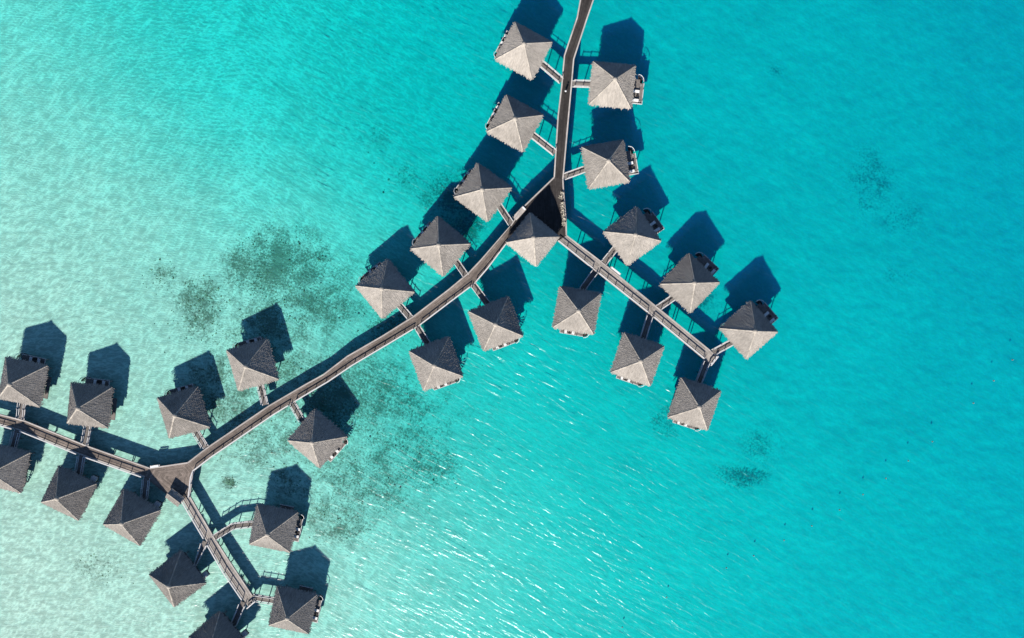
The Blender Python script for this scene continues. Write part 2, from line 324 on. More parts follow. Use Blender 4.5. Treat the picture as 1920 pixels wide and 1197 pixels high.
def seabed_material():
    m, nt, N, L = nodes('seabed_sand')
    out = N('ShaderNodeOutputMaterial'); b = N('ShaderNodeBsdfDiffuse')
    tc = N('ShaderNodeTexCoord')
    def noise(scale, detail, rot=0, st=(1, 1, 1), dist=0.0, rough=0.6):
        mp = N('ShaderNodeMapping', vector_type='TEXTURE'); mp.inputs['Rotation'].default_value = (0, 0, R_(-rot)); mp.inputs['Scale'].default_value = tuple(1 / q for q in st)
        L(tc.outputs['Object'], mp.inputs['Vector'])
        n = N('ShaderNodeTexNoise'); n.inputs['Scale'].default_value = scale; n.inputs['Detail'].default_value = detail
        n.inputs['Roughness'].default_value = rough; n.inputs['Distortion'].default_value = dist
        L(mp.outputs['Vector'], n.inputs['Vector'])
        return n.outputs['Fac']
    big = noise(0.035, 5, 0, (1, 1, 1), 0.5)
    mid = noise(0.16, 5, 0, (1, 1, 1), 0.8)
    fine = noise(1.4, 4)
    at = N('ShaderNodeAttribute', attribute_name='grass')
    n2 = noise(2.0, 5, 0, (1, 1, 1), 0.5, 0.7); n1 = noise(0.22, 4, 0, (1, 1, 1), 0.6, 0.6)
    q1 = N('ShaderNodeMath', operation='MULTIPLY_ADD'); L(n1, q1.inputs[0]); q1.inputs[1].default_value = 2.0; q1.inputs[2].default_value = -1.0
    q2 = N('ShaderNodeMath', operation='MULTIPLY_ADD'); L(n2, q2.inputs[0]); q2.inputs[1].default_value = 3.2; q2.inputs[2].default_value = -1.6
    q3 = N('ShaderNodeMath', operation='ADD'); L(q1.outputs[0], q3.inputs[0]); L(q2.outputs[0], q3.inputs[1])
    s = N('ShaderNodeMath', operation='ADD'); L(at.outputs['Fac'], s.inputs[0]); L(q3.outputs[0], s.inputs[1])
    mr = N('ShaderNodeMapRange', interpolation_type='SMOOTHSTEP'); L(s.outputs[0], mr.inputs['Value'])
    mr.inputs['From Min'].default_value = 0.0; mr.inputs['From Max'].default_value = 1.0
    mr.inputs['To Max'].default_value = 0.92
    gate = N('ShaderNodeMath', operation='MULTIPLY', use_clamp=True); L(at.outputs['Fac'], gate.inputs[0]); gate.inputs[1].default_value = 3.5
    alg = N('ShaderNodeMath', operation='MULTIPLY'); L(mr.outputs['Result'], alg.inputs[0]); L(gate.outputs[0], alg.inputs[1])
    mot = noise(0.42, 4, 30, (0.5, 1.0, 1), 0.6, 0.6)
    mo = N('ShaderNodeMath', operation='MULTIPLY_ADD'); L(mot, mo.inputs[0]); mo.inputs[1].default_value = 0.13; mo.inputs[2].default_value = 0.935
    mu = N('ShaderNodeMath', operation='MULTIPLY_ADD'); L(big, mu.inputs[0]); mu.inputs[1].default_value = 0.30; mu.inputs[2].default_value = 0.85
    mv = N('ShaderNodeMath', operation='MULTIPLY_ADD'); L(mid, mv.inputs[0]); mv.inputs[1].default_value = 0.08; mv.inputs[2].default_value = 0.96
    mw = N('ShaderNodeMath', operation='MULTIPLY_ADD'); L(fine, mw.inputs[0]); mw.inputs[1].default_value = 0.24; mw.inputs[2].default_value = 0.88
    p1 = N('ShaderNodeMath', operation='MULTIPLY'); L(mu.outputs[0], p1.inputs[0]); L(mv.outputs[0], p1.inputs[1])
    p2 = N('ShaderNodeMath', operation='MULTIPLY'); L(p1.outputs[0], p2.inputs[0]); L(mw.outputs[0], p2.inputs[1])
    p3 = N('ShaderNodeMath', operation='MULTIPLY'); L(p2.outputs[0], p3.inputs[0]); L(mo.outputs[0], p3.inputs[1]); p2 = p3
    sc = N('ShaderNodeVectorMath', operation='SCALE'); sc.inputs[0].default_value = SAND; L(p2.outputs[0], sc.inputs['Scale'])
    mix = N('ShaderNodeMix', data_type='RGBA'); L(alg.outputs[0], mix.inputs['Factor'])
    L(sc.outputs['Vector'], mix.inputs['A']); mix.inputs['B'].default_value = (0.175, 0.15, 0.10, 1)
    L(mix.outputs['Result'], b.inputs['Color'])
    # sand ripples
    r1 = noise(1.1, 3, 24, (0.45, 1.0, 1), 0.8)
    r2 = noise(0.3, 2, 24, (0.5, 1.0, 1), 0.5)
    hh = N('ShaderNodeMath', operation='MULTIPLY_ADD'); L(r2, hh.inputs[0]); hh.inputs[1].default_value = 1.8; L(r1, hh.inputs[2])
    bn = N('ShaderNodeBump'); bn.inputs['Strength'].default_value = 1.0; bn.inputs['Distance'].default_value = BED_BUMP
    L(hh.outputs[0], bn.inputs['Height']); L(bn.outputs['Normal'], b.inputs['Normal'])
    L(b.outputs['BSDF'], out.inputs['Surface'])
    return m

W_A, W_B, W_C, W_CAUSTIC, W_ROUGH = 0.46, 0.13, 0.15, 0.88, 0.22
ABS_C, ABS_D = (0.0, 0.959, 0.999), 1.30
SCA_C, SCA_D, SCA_G = (0.0, 0.3, 1.0), 0.075, 0.3
SAND = (0.73, 0.585, 0.48)
BED_BUMP = 0.035

# ---------------------------------------------------------------- the lagoon
DP = np.array(DEPTH)
DP[:, 2] = np.interp(DP[:, 2], [0.0, 0.45, 0.6, 0.8, 1.0, 1.35, 1.65, 2.0, 2.4, 2.7, 2.8], [0.09, 0.165, 0.23, 0.335, 0.51, 0.95, 1.38, 1.85, 2.4, 3.0, 3.75])
def depth_at(X, Y):
    num = np.zeros_like(X); den = np.zeros_like(X)
    for x, y, d in DP:
        w = np.exp(-((X - x) ** 2 + (Y - y) ** 2) / (2 * 19.0 ** 2)) + 1e-9 / (1 + ((X - x) ** 2 + (Y - y) ** 2) / 1e4)
        num += w * d; den += w
    return num / den
AL = np.array(ALGAE)
def grass_at(X, Y):
    g = np.zeros_like(X)
    for x, y, a, b, s in AL:
        q = ((X - x) / a) ** 2 + ((Y - y) / b) ** 2
        g = np.maximum(g, s * np.exp(-q * 0.9))
    return g

def make_seabed():
    ax = np.concatenate([[-700, -500, -350, -260, -200, -170], np.arange(-150, 150.1, 0.6), [170, 200, 260, 350, 500, 700]])
    ay = np.concatenate([[-600, -450, -320, -220, -160, -130], np.arange(-110, 100.1, 0.6), [120, 150, 220, 320, 450, 600]])
    X, Y = np.meshgrid(ax, ay)
    r = np.random.RandomState(3)
    Z = -depth_at(X, Y)
    # gentle sand waves
    Z += 0.02 * np.clip(-Z - 0.15, 0.0, 2.5) * np.sin(X * 0.31 + 1.3 * np.sin(Y * 0.11)) * np.sin(Y * 0.43 + np.sin(X * 0.09)) 
    def vnoise(cell, seed):
        rr = np.random.RandomState(seed).uniform(-1, 1, (256, 256))
        u, v = (X + 800) / cell, (Y + 700) / cell
        i, k = np.floor(u).astype(int), np.floor(v).astype(int); fu, fv = u - i, v - k
        fu = fu * fu * (3 - 2 * fu); fv = fv * fv * (3 - 2 * fv)
        g = lambda a, b: rr[a % 256, b % 256]
        return (g(i, k) * (1 - fu) + g(i + 1, k) * fu) * (1 - fv) + (g(i, k + 1) * (1 - fu) + g(i + 1, k + 1) * fu) * fv
    rel = np.clip(-Z * 0.2, 0.04, 0.5)
    Z += rel * (0.06 * vnoise(6.0, 1) + 0.13 * vnoise(2.3, 2) + 0.15 * vnoise(1.1, 4))
    Z = np.minimum(Z, -0.08)
    g = grass_at(X, Y)
    nx, ny = len(ax), len(ay)
    verts = np.stack([X.ravel(), Y.ravel(), Z.ravel()], 1)
    idx = np.arange(nx * ny).reshape(ny, nx)
    faces = np.stack([idx[:-1, :-1], idx[:-1, 1:], idx[1:, 1:], idx[1:, :-1]], -1).reshape(-1, 4)
    me = bpy.data.meshes.new('seabed')
    me.from_pydata(verts.tolist(), [], faces.tolist())
    at = me.attributes.new('grass', 'FLOAT', 'POINT')
    at.data.foreach_set('value', g.ravel().astype(np.float32))
    me.polygons.foreach_set('use_smooth', np.ones(len(me.polygons), dtype=bool))
    me.materials.append(seabed_material())
    o = bpy.data.objects.new('seabed', me); link(o); o['kind'] = 'structure'
make_seabed()

def make_water():
    mb = MB()
    x0, x1, y0, y1, z0 = -690, 690, -590, 590, -6.0
    me_m = water_surface_material()
    mb.prism([(x0, y0), (x1, y0), (x1, y1), (x0, y1)], z0, 0.0)
    mb.build('lagoon_water', me_m, kind='structure')
make_water()

def make_algae():
    r = np.random.RandomState(11)
    v = []; f = []
    n = 0
    while n < 3500:
        i = r.randint(len(AL)); x, y, a, b, s = AL[i]
        if r.rand() > s * 0.9: continue
        px = x + r.normal() * a * 0.62; py = y + r.normal() * b * 0.62
        # clustered: keep where a coarse wave pattern is high
        k = math.sin(px * 1.1 + 2 * math.sin(py * 0.5)) * math.sin(py * 0.9 + 1.7 * math.sin(px * 0.6))
        if k < r.uniform(-0.5, 0.5): continue
        d = float(depth_at(np.array([px]), np.array([py]))[0])
        if d > 1.2: continue
        z = -d - 0.05
        R = r.uniform(0.07, 0.20) * (1.7 if r.rand() < 0.10 else 1.0)
        h = min(R * r.uniform(0.5, 1.0), d * 0.6)
        m = 5; base = len(v); ph = r.rand() * 6.28
        for q in range(m):
            rr = R * r.uniform(0.6, 1.3)
            v.append((px + rr * math.cos(ph + q * 6.283 / m), py + rr * math.sin(ph + q * 6.283 / m), z))
        for q in range(m):
            rr = R * r.uniform(0.3, 0.7)
            v.append((px + rr * math.cos(ph + (q + .5) * 6.283 / m), py + rr * math.sin(ph + (q + .5) * 6.283 / m), z + h * r.uniform(0.6, 1.0)))
        for q in range(m):
            q2 = (q + 1) % m
            f.append((base + q, base + q2, base + m + q)); f.append((base + q2, base + m + q2, base + m + q))
        f.append(tuple(base + m + q for q in range(m)))
        n += 1
    me = bpy.data.meshes.new('seagrass')
    me.from_pydata(v, [], f)
    at = me.attributes.new('tint', 'FLOAT', 'FACE')
    at.data.foreach_set('value', np.random.RandomState(5).uniform(0.6, 1.9, len(f)).astype(np.float32))
    me.materials.append(M['algae'])
    o = bpy.data.objects.new('seagrass', me); link(o)
    tag(o, 'dark green brown seagrass and rubble patches on the pale sandy lagoon bed', 'seagrass', kind='stuff')
make_algae()

# ---------------------------------------------------------------- boardwalks
ZD = 2.2
def clip_half(poly, n, d, keep=1):
    out = []
    for i in range(len(poly)):
        p, q = poly[i], poly[(i + 1) % len(poly)]
        a = keep * (p[0] * n[0] + p[1] * n[1] - d); b = keep * (q[0] * n[0] + q[1] * n[1] - d)
        if a >= 0: out.append(p)
        if a * b < 0:
            t = a / (a - b); out.append((p[0] + (q[0] - p[0]) * t, p[1] + (q[1] - p[1]) * t))
    return out

def strips(mb, poly, direction, w, gap, z0, z1, tint=(0.75, 1.25), brk=4.0):
    """boards of width w along direction, cut to a convex polygon"""
    n = (-direction[1], direction[0])
    ds = [p[0] * n[0] + p[1] * n[1] for p in poly]
    es = [p[0] * direction[0] + p[1] * direction[1] for p in poly]
    d = min(ds)
    while d < max(ds):
        a = clip_half(poly, n, d, 1)
        a = clip_half(a, n, d + w - gap, -1) if len(a) > 2 else []
        if len(a) > 2:
            e = min(es) - rng.uniform(0, brk)
            while e < max(es):
                b = clip_half(a, direction, e, 1)
                b = clip_half(b, direction, e + brk - 0.02, -1) if len(b) > 2 else []
                if len(b) > 2:
                    mb.prism(b, z0, z1 + rng.uniform(-0.006, 0.006), rng.uniform(*tint), bottom=False)
                e += brk
        d += w

def unit(a, b):
    d = np.array(b) - np.array(a); return d / np.linalg.norm(d)

def resample(path, step):
    P = [np.array(p, float) for p in path]
    S = [0.0]
    for a, b in zip(P, P[1:]): S.append(S[-1] + np.linalg.norm(b - a))
    n = max(1, int(round(S[-1] / step)))
    out = []
    for i in range(n + 1):
        s = S[-1] * i / n
        k = min(max(np.searchsorted(S, s) - 1, 0), len(P) - 2)
        t = (s - S[k]) / (S[k + 1] - S[k]); out.append(P[k] + (P[k + 1] - P[k]) * t)
    return out

def rail_runs(path, gaps, half):
    """split a polyline where bridges meet it"""
    pts = resample(path, 0.25)
    runs, cur = [], []
    for p in pts:
        if any(np.linalg.norm(p - np.array(g)) < half for g in gaps):
            if len(cur) > 3: runs.append(cur)
            cur = []
        else: cur.append(p)
    if len(cur) > 3: runs.append(cur)
    return runs

def simplify(run):
    out = [run[0]]
    for i in range(1, len(run) - 1):
        if np.dot(unit(run[i - 1], run[i]), unit(run[i], run[i + 1])) < 0.9995: out.append(run[i])
    out.append(run[-1])
    return out

def post_mesh():
    mb = MB(); mb.box((0, 0, 0.52), (0.16, 0.16, 1.04)); mb.box((0, 0, 1.06), (0.15, 0.15, 0.05))
    return mb.mesh('post', M['paint'])
POST = post_mesh()
def pile_mesh():
    mb = MB()
    for a in (0,):
        mb.tube([(0, 0, -6.0), (0, 0, -0.4), (0, 0, 1.9)], 0.13, 8)
        mb.tube([(0, 0, 1.9), (0, 0, 2.04)], 0.20, 8)
    return mb.mesh('pile', M['concrete'])
PILE = pile_mesh()

def railing(parent, runs, post_step=2.75, zt=1.05, rail_w=0.25, mid=True):
    for run in runs:
        line = simplify(run)
        r = MB(); w = MB()
        for a, b in zip(line, line[1:]):
            r.beam((*a, ZD + zt), (*b, ZD + zt), rail_w, 0.09)
            w.beam((*a, ZD + 0.55), (*b, ZD + 0.55), 0.035, 0.035)
        r.build('handrail', M['paint'], parent)
        if mid: w.build('mid_rail', M['paint'], parent)
        for p in resample(run, post_step):
            o = bpy.data.objects.new('post', POST); link(o, parent); o.location = (p[0], p[1], ZD)

def piles(parent, pts):
    for p in pts:
        o = bpy.data.objects.new('pile', PILE); link(o, parent); o.location = (p[0], p[1], 0)

def inset(line, other, d):
    return [np.array(a) + unit(a, b) * d for a, b in zip(line, other)]

def walkway(key, label, m, boards, railsL=None, railsR=None, kerbs=(1, 1), stripe=None):
    Ls, Rs = WALK[key]
    root = empty('boardwalk', (0, 0, 0)); tag(root, label, 'boardwalk', 'boardwalks of the water village')
    mb = MB()
    L = [np.array(p) for p in Ls]; R = [np.array(p) for p in Rs]
    for i in range(len(L) - 1):
        ln = np.linalg.norm((L[i + 1] + R[i + 1] - L[i] - R[i]) / 2)
        ns = max(1, int(round(ln / 4.2)))
        for j in range(boards):
            off = rng.uniform(0, 1)
            cuts = sorted(set([0.0, 1.0] + [min(1, max(0, (k + off) / ns)) for k in range(-1, ns + 1)]))
            for t0, t1 in zip(cuts, cuts[1:]):
                if t1 - t0 < 1e-3: continue
                u0 = (j + 0.04) / boards; u1 = (j + 0.96) / boards
                def pt(t, u):
                    a = L[i] + (L[i + 1] - L[i]) * t; b = R[i] + (R[i + 1] - R[i]) * t
                    return tuple(a + (b - a) * u)
                tn = rng.uniform(0.72, 1.22)
                if stripe: tn *= stripe((j + 0.5) / boards)
                mb.prism([pt(t0 + .0008, u0), pt(t1 - .0008, u0), pt(t1 - .0008, u1), pt(t0 + .0008, u1)], ZD - 0.05, ZD + rng.uniform(-0.006, 0.006), tn, bottom=False)
    mb.build('planking', m, root, kind='stuff')
    # bearers under the boards close the gaps
    jb = MB()
    for i in range(len(L) - 1):
        jb.prism([tuple(L[i]), tuple(L[i + 1]), tuple(R[i + 1]), tuple(R[i])], ZD - 0.32, ZD - 0.06, 0.8)
    jb.build('bearer', M['wood_dark'], root)
    for k, (line, other) in enumerate(((L, R), (R, L))):
        if not kerbs[k]: continue
        kb = MB(); a = inset(line, other, -0.02); b = inset(line, other, 0.30)
        for i in range(len(line) - 1):
            kb.prism([tuple(a[i]), tuple(a[i + 1]), tuple(b[i + 1]), tuple(b[i])], ZD - 0.3, ZD + 0.10 + k * 0.003, rng.uniform(0.92, 1.08))
        kb.build('kerb', M['kerb'], root)
    for gaps, line, other in ((railsL, L, R), (railsR, R, L)):
        if gaps is not None:
            railing(root, rail_runs(inset(line, other, 0.12), gaps, 0.95))
    piles(root, [q for p in (resample(inset(L, R, 0.45), 5.0), resample(inset(R, L, 0.45), 5.0)) for q in p[1:-1]])
    return root

def j(*keys): return [BR[k][0] for k in keys]
worn = lambda u: 0.82 if 0.42 < u < 0.60 else (1.1 if u < .2 or u > .8 else 1.0)
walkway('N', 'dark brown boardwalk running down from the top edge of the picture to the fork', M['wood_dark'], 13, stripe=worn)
walkway('SW', 'longest boardwalk, brown, curving between the two forks', M['wood_brown'], 13, railsR=j('O', 'P', 'Q'), stripe=worn)
walkway('W', 'boardwalk running off the left edge of the picture', M['wood_brown'], 12, railsR=j('V', 'W', 'X'))
walkway('S', 'short narrow boardwalk running down to the bottom of the picture', M['wood_pale'], 9, railsL=j('Y', 'AB'))
walkway('SE', 'straight pale boardwalk slanting right from the dark triangular deck', M['wood_pale'], 13, railsL=None, railsR=j('L', 'M', 'N'))

def junction(key, label, m, rings=False):
    P = [tuple(p) for p in POLY[key]]
    root = empty('junction_deck', (0, 0, 0)); tag(root, label, 'deck', 'decks at the boardwalk forks')
    mb = MB()
    if rings:
        c = np.mean(P, 0)
        # boards mitred in rings, like a frame inside a frame
        n = 13
        for k in range(n):
            s0, s1 = 1 - k / n, 1 - (k + 0.93) / n
            for i in range(len(P)):
                a, b = np.array(P[i]), np.array(P[(i + 1) % len(P)])
                q = [tuple(c + (a - c) * s0), tuple(c + (b - c) * s0), tuple(c + (b - c) * s1), tuple(c + (a - c) * s1)]
                mb.prism(q, ZD - 0.05, ZD + rng.uniform(-0.006, 0.006), rng.uniform(0.7, 1.25), bottom=False)
    else:
        strips(mb, P, tuple(unit(P[1], P[3])), 0.2, 0.018, ZD - 0.05, ZD)
    mb.build('planking', m, root, kind='stuff')
    jb = MB(); jb.prism(P, ZD - 0.32, ZD - 0.06, 0.8); jb.build('bearer', M['wood_dark'], root)
    c = np.mean(P, 0)
    piles(root, [c + (np.array(p) - c) * 0.85 for p in P] + [c])
    return root, P, c

def edge_kerb(root, P, c, seq):
    kb = MB()
    for i in seq:
        a, b = np.array(P[i]), np.array(P[(i + 1) % len(P)])
        d = unit(a, b); n = np.array([-d[1], d[0]])
        if np.dot(n, c - a) < 0: n = -n
        kb.prism([tuple(a - n * .02), tuple(b - n * .02), tuple(b + n * .3), tuple(a + n * .3)], ZD - 0.3, ZD + 0.105 + 0.002 * i)
    kb.build('kerb', M['kerb'], root)

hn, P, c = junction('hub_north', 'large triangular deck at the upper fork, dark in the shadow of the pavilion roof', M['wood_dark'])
edge_kerb(hn, P, c, [1, 2, 3, 7, 8])
hw, P, c = junction('hub_west', 'small triangular deck at the lower left fork with boards laid in rings', M['wood_brown'], True)
edge_kerb(hw, P, c, [0, 1, 3, 4])
railing(hw, [resample([c + (np.array(q) - c) * 0.97 for q in (P[3], P[4], P[5])], 0.25)])

def end_deck(key, label, side):
    P = [tuple(p) for p in POLY[key]]
    root = empty('end_deck', (0, 0, 0)); tag(root, label, 'deck', 'landings at the ends of the boardwalks')
    mb = MB(); strips(mb, P, tuple(unit(P[0], P[1])), 0.2, 0.018, ZD - 0.05, ZD); mb.build('planking', M['wood_pale'], root, kind='stuff')
    jb = MB(); jb.prism(P, ZD - 0.32, ZD - 0.06, 0.8); jb.build('bearer', M['wood_dark'], root)
    c = np.mean(P, 0)
    kb = MB()
    a, b = np.array(P[1]), np.array(P[2])
    d = unit(a, b); n = np.array([-d[1], d[0]]); n = n if np.dot(n, c - a) > 0 else -n
    kb.prism([tuple(a), tuple(b), tuple(b + n * .22), tuple(a + n * .22)], ZD - 0.3, ZD + 0.11)
    kb.build('kerb', M['white'], root)
    railing(root, [resample([a + n * .12, b + n * .12], 0.25)], 0.9)
    # slatted bench set across the landing
    bn = MB()
    m0 = (a + b) / 2 + n * 0.75
    for k in range(4):
        q = m0 + n * (k * 0.13 - 0.2); bn.beam((*(q - d * .8), ZD + .45), (*(q + d * .8), ZD + .45), .1, .04)
    for s in (-.65, .65):
        q = m0 + d * s; bn.box((q[0], q[1], ZD + .215), (.08, .45, .42), math.atan2(d[1], d[0]))
    bench = bn.build('bench', M['wood_pale'])
    tag(bench, side, 'bench')
    piles(root, [c + (np.array(p) - c) * 0.75 for p in P])
end_deck('end_se', 'small railed landing at the far end of the straight pale boardwalk', 'slatted bench on the landing that ends the straight pale boardwalk')
end_deck('end_s', 'small railed landing at the bottom end of the short boardwalk', 'slatted bench on the landing at the bottom end of the short boardwalk')

def side_platform(key, label):
    P = [tuple(p) for p in POLY[key]]
    root = empty('side_platform', (0, 0, 0)); tag(root, label, 'platform', 'narrow platforms beside the boardwalks')
    mb = MB(); strips(mb, P, tuple(unit(P[0], P[1])), 0.24, 0.015, ZD - 0.06, ZD + 0.02, (0.92, 1.1), 9.0)
    mb.build('board', M['white'] if key == 'plat3' else M['kerb'], root, kind='stuff')
    jb = MB(); jb.prism(P, ZD - 0.30, ZD - 0.07, 0.8); jb.build('bearer', M['wood_grey'], root)
    c = np.mean(P, 0)
    sb = MB(); a, b = np.array(P[0]), np.array(P[1])
    d = unit(a, b); n = np.array([-d[1], d[0]]); n = n if np.dot(n, c - a) > 0 else -n
    sb.prism([tuple(a + d * .15 + n * .05), tuple(b - d * .15 + n * .05), tuple(b - d * .15 + n * .45), tuple(a + d * .15 + n * .45)], ZD + .40, ZD + .46)
    for s in (.3, np.linalg.norm(b - a) - .3):
        q = a + d * s + n * .25; sb.box((q[0], q[1], ZD + .21), (.08, .3, .378), math.atan2(d[1], d[0]))
    sb.build('seat', M['white'], root)
    piles(root, [c])
side_platform('plat1', 'narrow pale platform on the left edge of the dark triangular deck')
side_platform('plat2', 'pale rectangular platform jutting from the upper side of the straight pale boardwalk')
side_platform('plat3', 'small white platform on the top edge of the lower left fork')

# footbridges
def footbridge(key, label):
    pts = [np.array(p) for p in BR[key]]
    root = empty('footbridge', (0, 0, 0)); tag(root, label, 'footbridge', 'footbridges from the boardwalks to the huts')
    hw_ = 0.66
    # offset lines
    def off(s):
        out = []
        for i, p in enumerate(pts):
            d0 = unit(pts[max(i - 1, 0)], pts[max(i - 1, 0) + 1]); d1 = unit(pts[min(i, len(pts) - 2)], pts[min(i, len(pts) - 2) + 1])
            d = (d0 + d1); d /= np.linalg.norm(d)
            out.append(p + np.array([-d[1], d[0]]) * s)
        return out
    mb = MB()
    nb = 6
    for k in range(nb):
        a = off(-hw_ + 2 * hw_ * (k + .04) / nb); b = off(-hw_ + 2 * hw_ * (k + .96) / nb)
        for i in range(len(pts) - 1):
            mb.prism([tuple(a[i]), tuple(a[i + 1]), tuple(b[i + 1]), tuple(b[i])], ZD - .05, ZD - .012 + rng.uniform(-.005, .005), rng.uniform(.75, 1.2), bottom=False)
    mb.build('planking', M['wood_grey'], root, kind='stuff')
    jb = MB(); a, b = off(-hw_), off(hw_)
    for i in range(len(pts) - 1):
        jb.prism([tuple(a[i]), tuple(a[i + 1]), tuple(b[i + 1]), tuple(b[i])], ZD - .26, ZD - .06, .8)
    jb.build('bearer', M['wood_dark'], root)
    for s in (-1, 1):
        kb = MB(); a, b = off(s * (hw_ - .02)), off(s * (hw_ + .14))
        for i in range(len(pts) - 1):
            kb.prism([tuple(a[i]), tuple(a[i + 1]), tuple(b[i + 1]), tuple(b[i])], ZD - .24, ZD + .05)
        kb.build('kerb', M['paint'], root)
        line = off(s * (hw_ + .06))
        runs = resample(line, .25)[2:-4]
        if len(runs) > 3: railing(root, [runs], 1.9, 0.82, 0.14, False)
    P2 = resample(pts, 3.0)[1:-1]
    piles(root, P2)

HUT_INFO = {
 'A': ('thatched hut topmost of the three left of the dark boardwalk', 'the topmost hut on the left'),
 'B': ('thatched hut middle one of the three left of the dark boardwalk', 'the hut second from top on the left'),
 'C': ('thatched hut upper left of the dark triangular deck', 'the hut upper left of the triangular deck'),
 'D': ('thatched hut above the longest boardwalk, immediately left of the pavilion', 'the hut left of the pavilion'),
 'E': ('thatched hut above the longest boardwalk, second to the left of the pavilion', 'the second hut left of the pavilion'),
 'F': ('thatched hut topmost on the right of the dark boardwalk, two loungers on its terrace', 'the topmost hut on the right'),
 'G': ('thatched hut right of the dark boardwalk just above the upper fork', 'the hut right of the upper fork'),
 'I': ('thatched hut on the upper side of the straight pale boardwalk, nearest the pavilion', 'the hut right of the pavilion'),
 'J': ('thatched hut middle one on the upper side of the straight pale boardwalk', 'the middle hut of the right row'),
 'K': ('rightmost thatched hut of all, at the far end of the straight pale boardwalk', 'the rightmost hut'),
 'L': ('thatched hut first below the straight pale boardwalk, nearest the pavilion', 'the hut just below right of the pavilion'),
 'M': ('thatched hut middle one below the straight pale boardwalk', 'the hut second from bottom on the right'),
 'N': ('thatched hut last below the straight pale boardwalk, under its end landing', 'the bottom hut on the right'),
 'O': ('thatched hut on lower side of the longest boardwalk, nearest the pavilion', 'the hut just below left of the pavilion'),
 'P': ('thatched hut middle one on the lower side of the longest boardwalk', 'the second hut below left of the pavilion'),
 'Q': ('thatched hut on lower side of the longest boardwalk, nearest the lower left fork', 'the hut right of the lower fork'),
 'R': ('thatched hut beside dark seagrass on the upper side of the longest boardwalk', 'the hut over the seagrass'),
 'S': ('thatched hut just above the lower left fork, upper side of the longest boardwalk', 'the hut above the lower fork'),
 'T': ('thatched hut above the left boardwalk, the one nearer the fork', 'the hut second from the left edge'),
 'U': ('thatched hut above the left boardwalk, touching the left edge of the picture', 'the hut at the left edge'),
 'V': ('thatched hut below the left boardwalk, cut off by the left edge', 'the hut cut by the left edge'),
 'W': ('thatched hut below the left boardwalk, middle of the three', 'the lower hut second from left edge'),
 'X': ('thatched hut below the left boardwalk, nearest the fork and its small shelter', 'the hut beside the gabled shelter'),
 'Y': ('thatched hut left of the short narrow boardwalk, the upper one', 'the hut left of the short boardwalk'),
 'Z': ('thatched hut right of the short narrow boardwalk on a bent footbridge', 'the hut on the bent footbridge'),
 'AA': ('thatched hut right of the end of the short narrow boardwalk, lowest whole hut', 'the lowest whole hut'),
 'AB': ('thatched hut cut off by the bottom edge of the picture', 'the hut cut by the bottom edge'),
}
for k, (lab, short) in HUT_INFO.items():
    footbridge(k, ('curved footbridge' if k == 'Z' else 'railed footbridge') + ' to ' + short)

# ---------------------------------------------------------------- thatched roofs
def roof_mesh(s, rise, seed, bulge=0.0, courses=15, bw=0.165):
    r = random.Random(seed)
    mb = MB()
    h = s / 2
    slope = math.hypot(h, rise)
    up = Vector((0, 0, 1))
    def prof(t):             # t 0 at the eave, 1 at the peak: (distance from axis, height)
        return h * (1 - t), rise * (t + bulge * math.sin(math.pi * t))
    for q in range(4):
        a = q * math.pi / 2
        ox = Vector((math.cos(a), math.sin(a), 0)); oy = Vector((-math.sin(a), math.cos(a), 0))
        def P(u, t, lift=0.0):
            x, z = prof(t)
            x2, z2 = prof(min(1, t + .01)); nn = (ox * (z2 - z) + up * (x - x2)).normalized()
            return ox * x + oy * (u) + up * z + nn * lift
        # under-skin
        K = 8
        for k in range(K):
            t0, t1 = k / K, (k + 1) / K
            w0, w1 = prof(t0)[0], prof(t1)[0]
            mb.face([P(-w0, t0, -.03), P(w0, t0, -.03), P(w1, t1, -.03), P(-w1, t1, -.03)] if k < K - 1 else [P(-w0, t0, -.03), P(w0, t0, -.03), P(0, t1, -.03)], .8,
                    [(-w0, t0 * slope), (w0, t0 * slope), (w1, t1 * slope), (-w1, t1 * slope)][: (4 if k < K - 1 else 3)])
        # lapped courses of bundles
        for c_ in range(courses):
            t0 = c_ / courses - 0.012; t1 = min(1.0, (c_ + 1.55) / courses)
            w = prof(max(0, c_ / courses))[0]
            n = max(2, int(round(2 * w / bw)))
            for i in range(n):
                u0 = -w + 2 * w * i / n; u1 = -w + 2 * w * (i + 1) / n
                j0 = t0 - r.uniform(0, .022) - (r.choice((0, .01, .02, .035, .05, .075)) * r.uniform(.6, 1.0) if c_ == 0 else 0)
                lim = prof(max(0, t1))[0]
                k0, k1 = max(-lim, min(lim, u0)), max(-lim, min(lim, u1))
                sk = r.uniform(-.06, .06)
                lf = r.uniform(.02, .05); mid = lf + r.uniform(.02, .07)
                um = (u0 + u1) / 2
                A, B, Cc = P(u0 + sk, j0, lf - .02), P(u1 + sk, j0 - r.uniform(-.01, .01), lf - .02), P(um + sk, j0 - .008, mid)
                D, E, F = P(k0, t1, .0), P(k1, t1, .0), P((k0 + k1) / 2, t1, .025)
                tn = r.uniform(.84, 1.15)
                v0, v1 = j0 * slope, t1 * slope
                o = r.uniform(0, 40)
                mb.face([A, Cc, F, D], tn, [(u0 + o, v0), (um + o, v0), (um + o, v1), (u0 + o, v1)])
                mb.face([Cc, B, E, F], tn, [(um + o, v0), (u1 + o, v0), (u1 + o, v1), (um + o, v1)])
                Ad, Bd = P(u0 + sk, j0, -.10), P(u1 + sk, j0, -.10)
                mb.face([Ad, Bd, B, Cc, A], tn * .9, [(u0 + o, v0), (u1 + o, v0), (u1 + o, v0 + .1), (um + o, v0 + .1), (u0 + o, v0 + .1)])
    return mb.mesh('roof', M['thatch'])

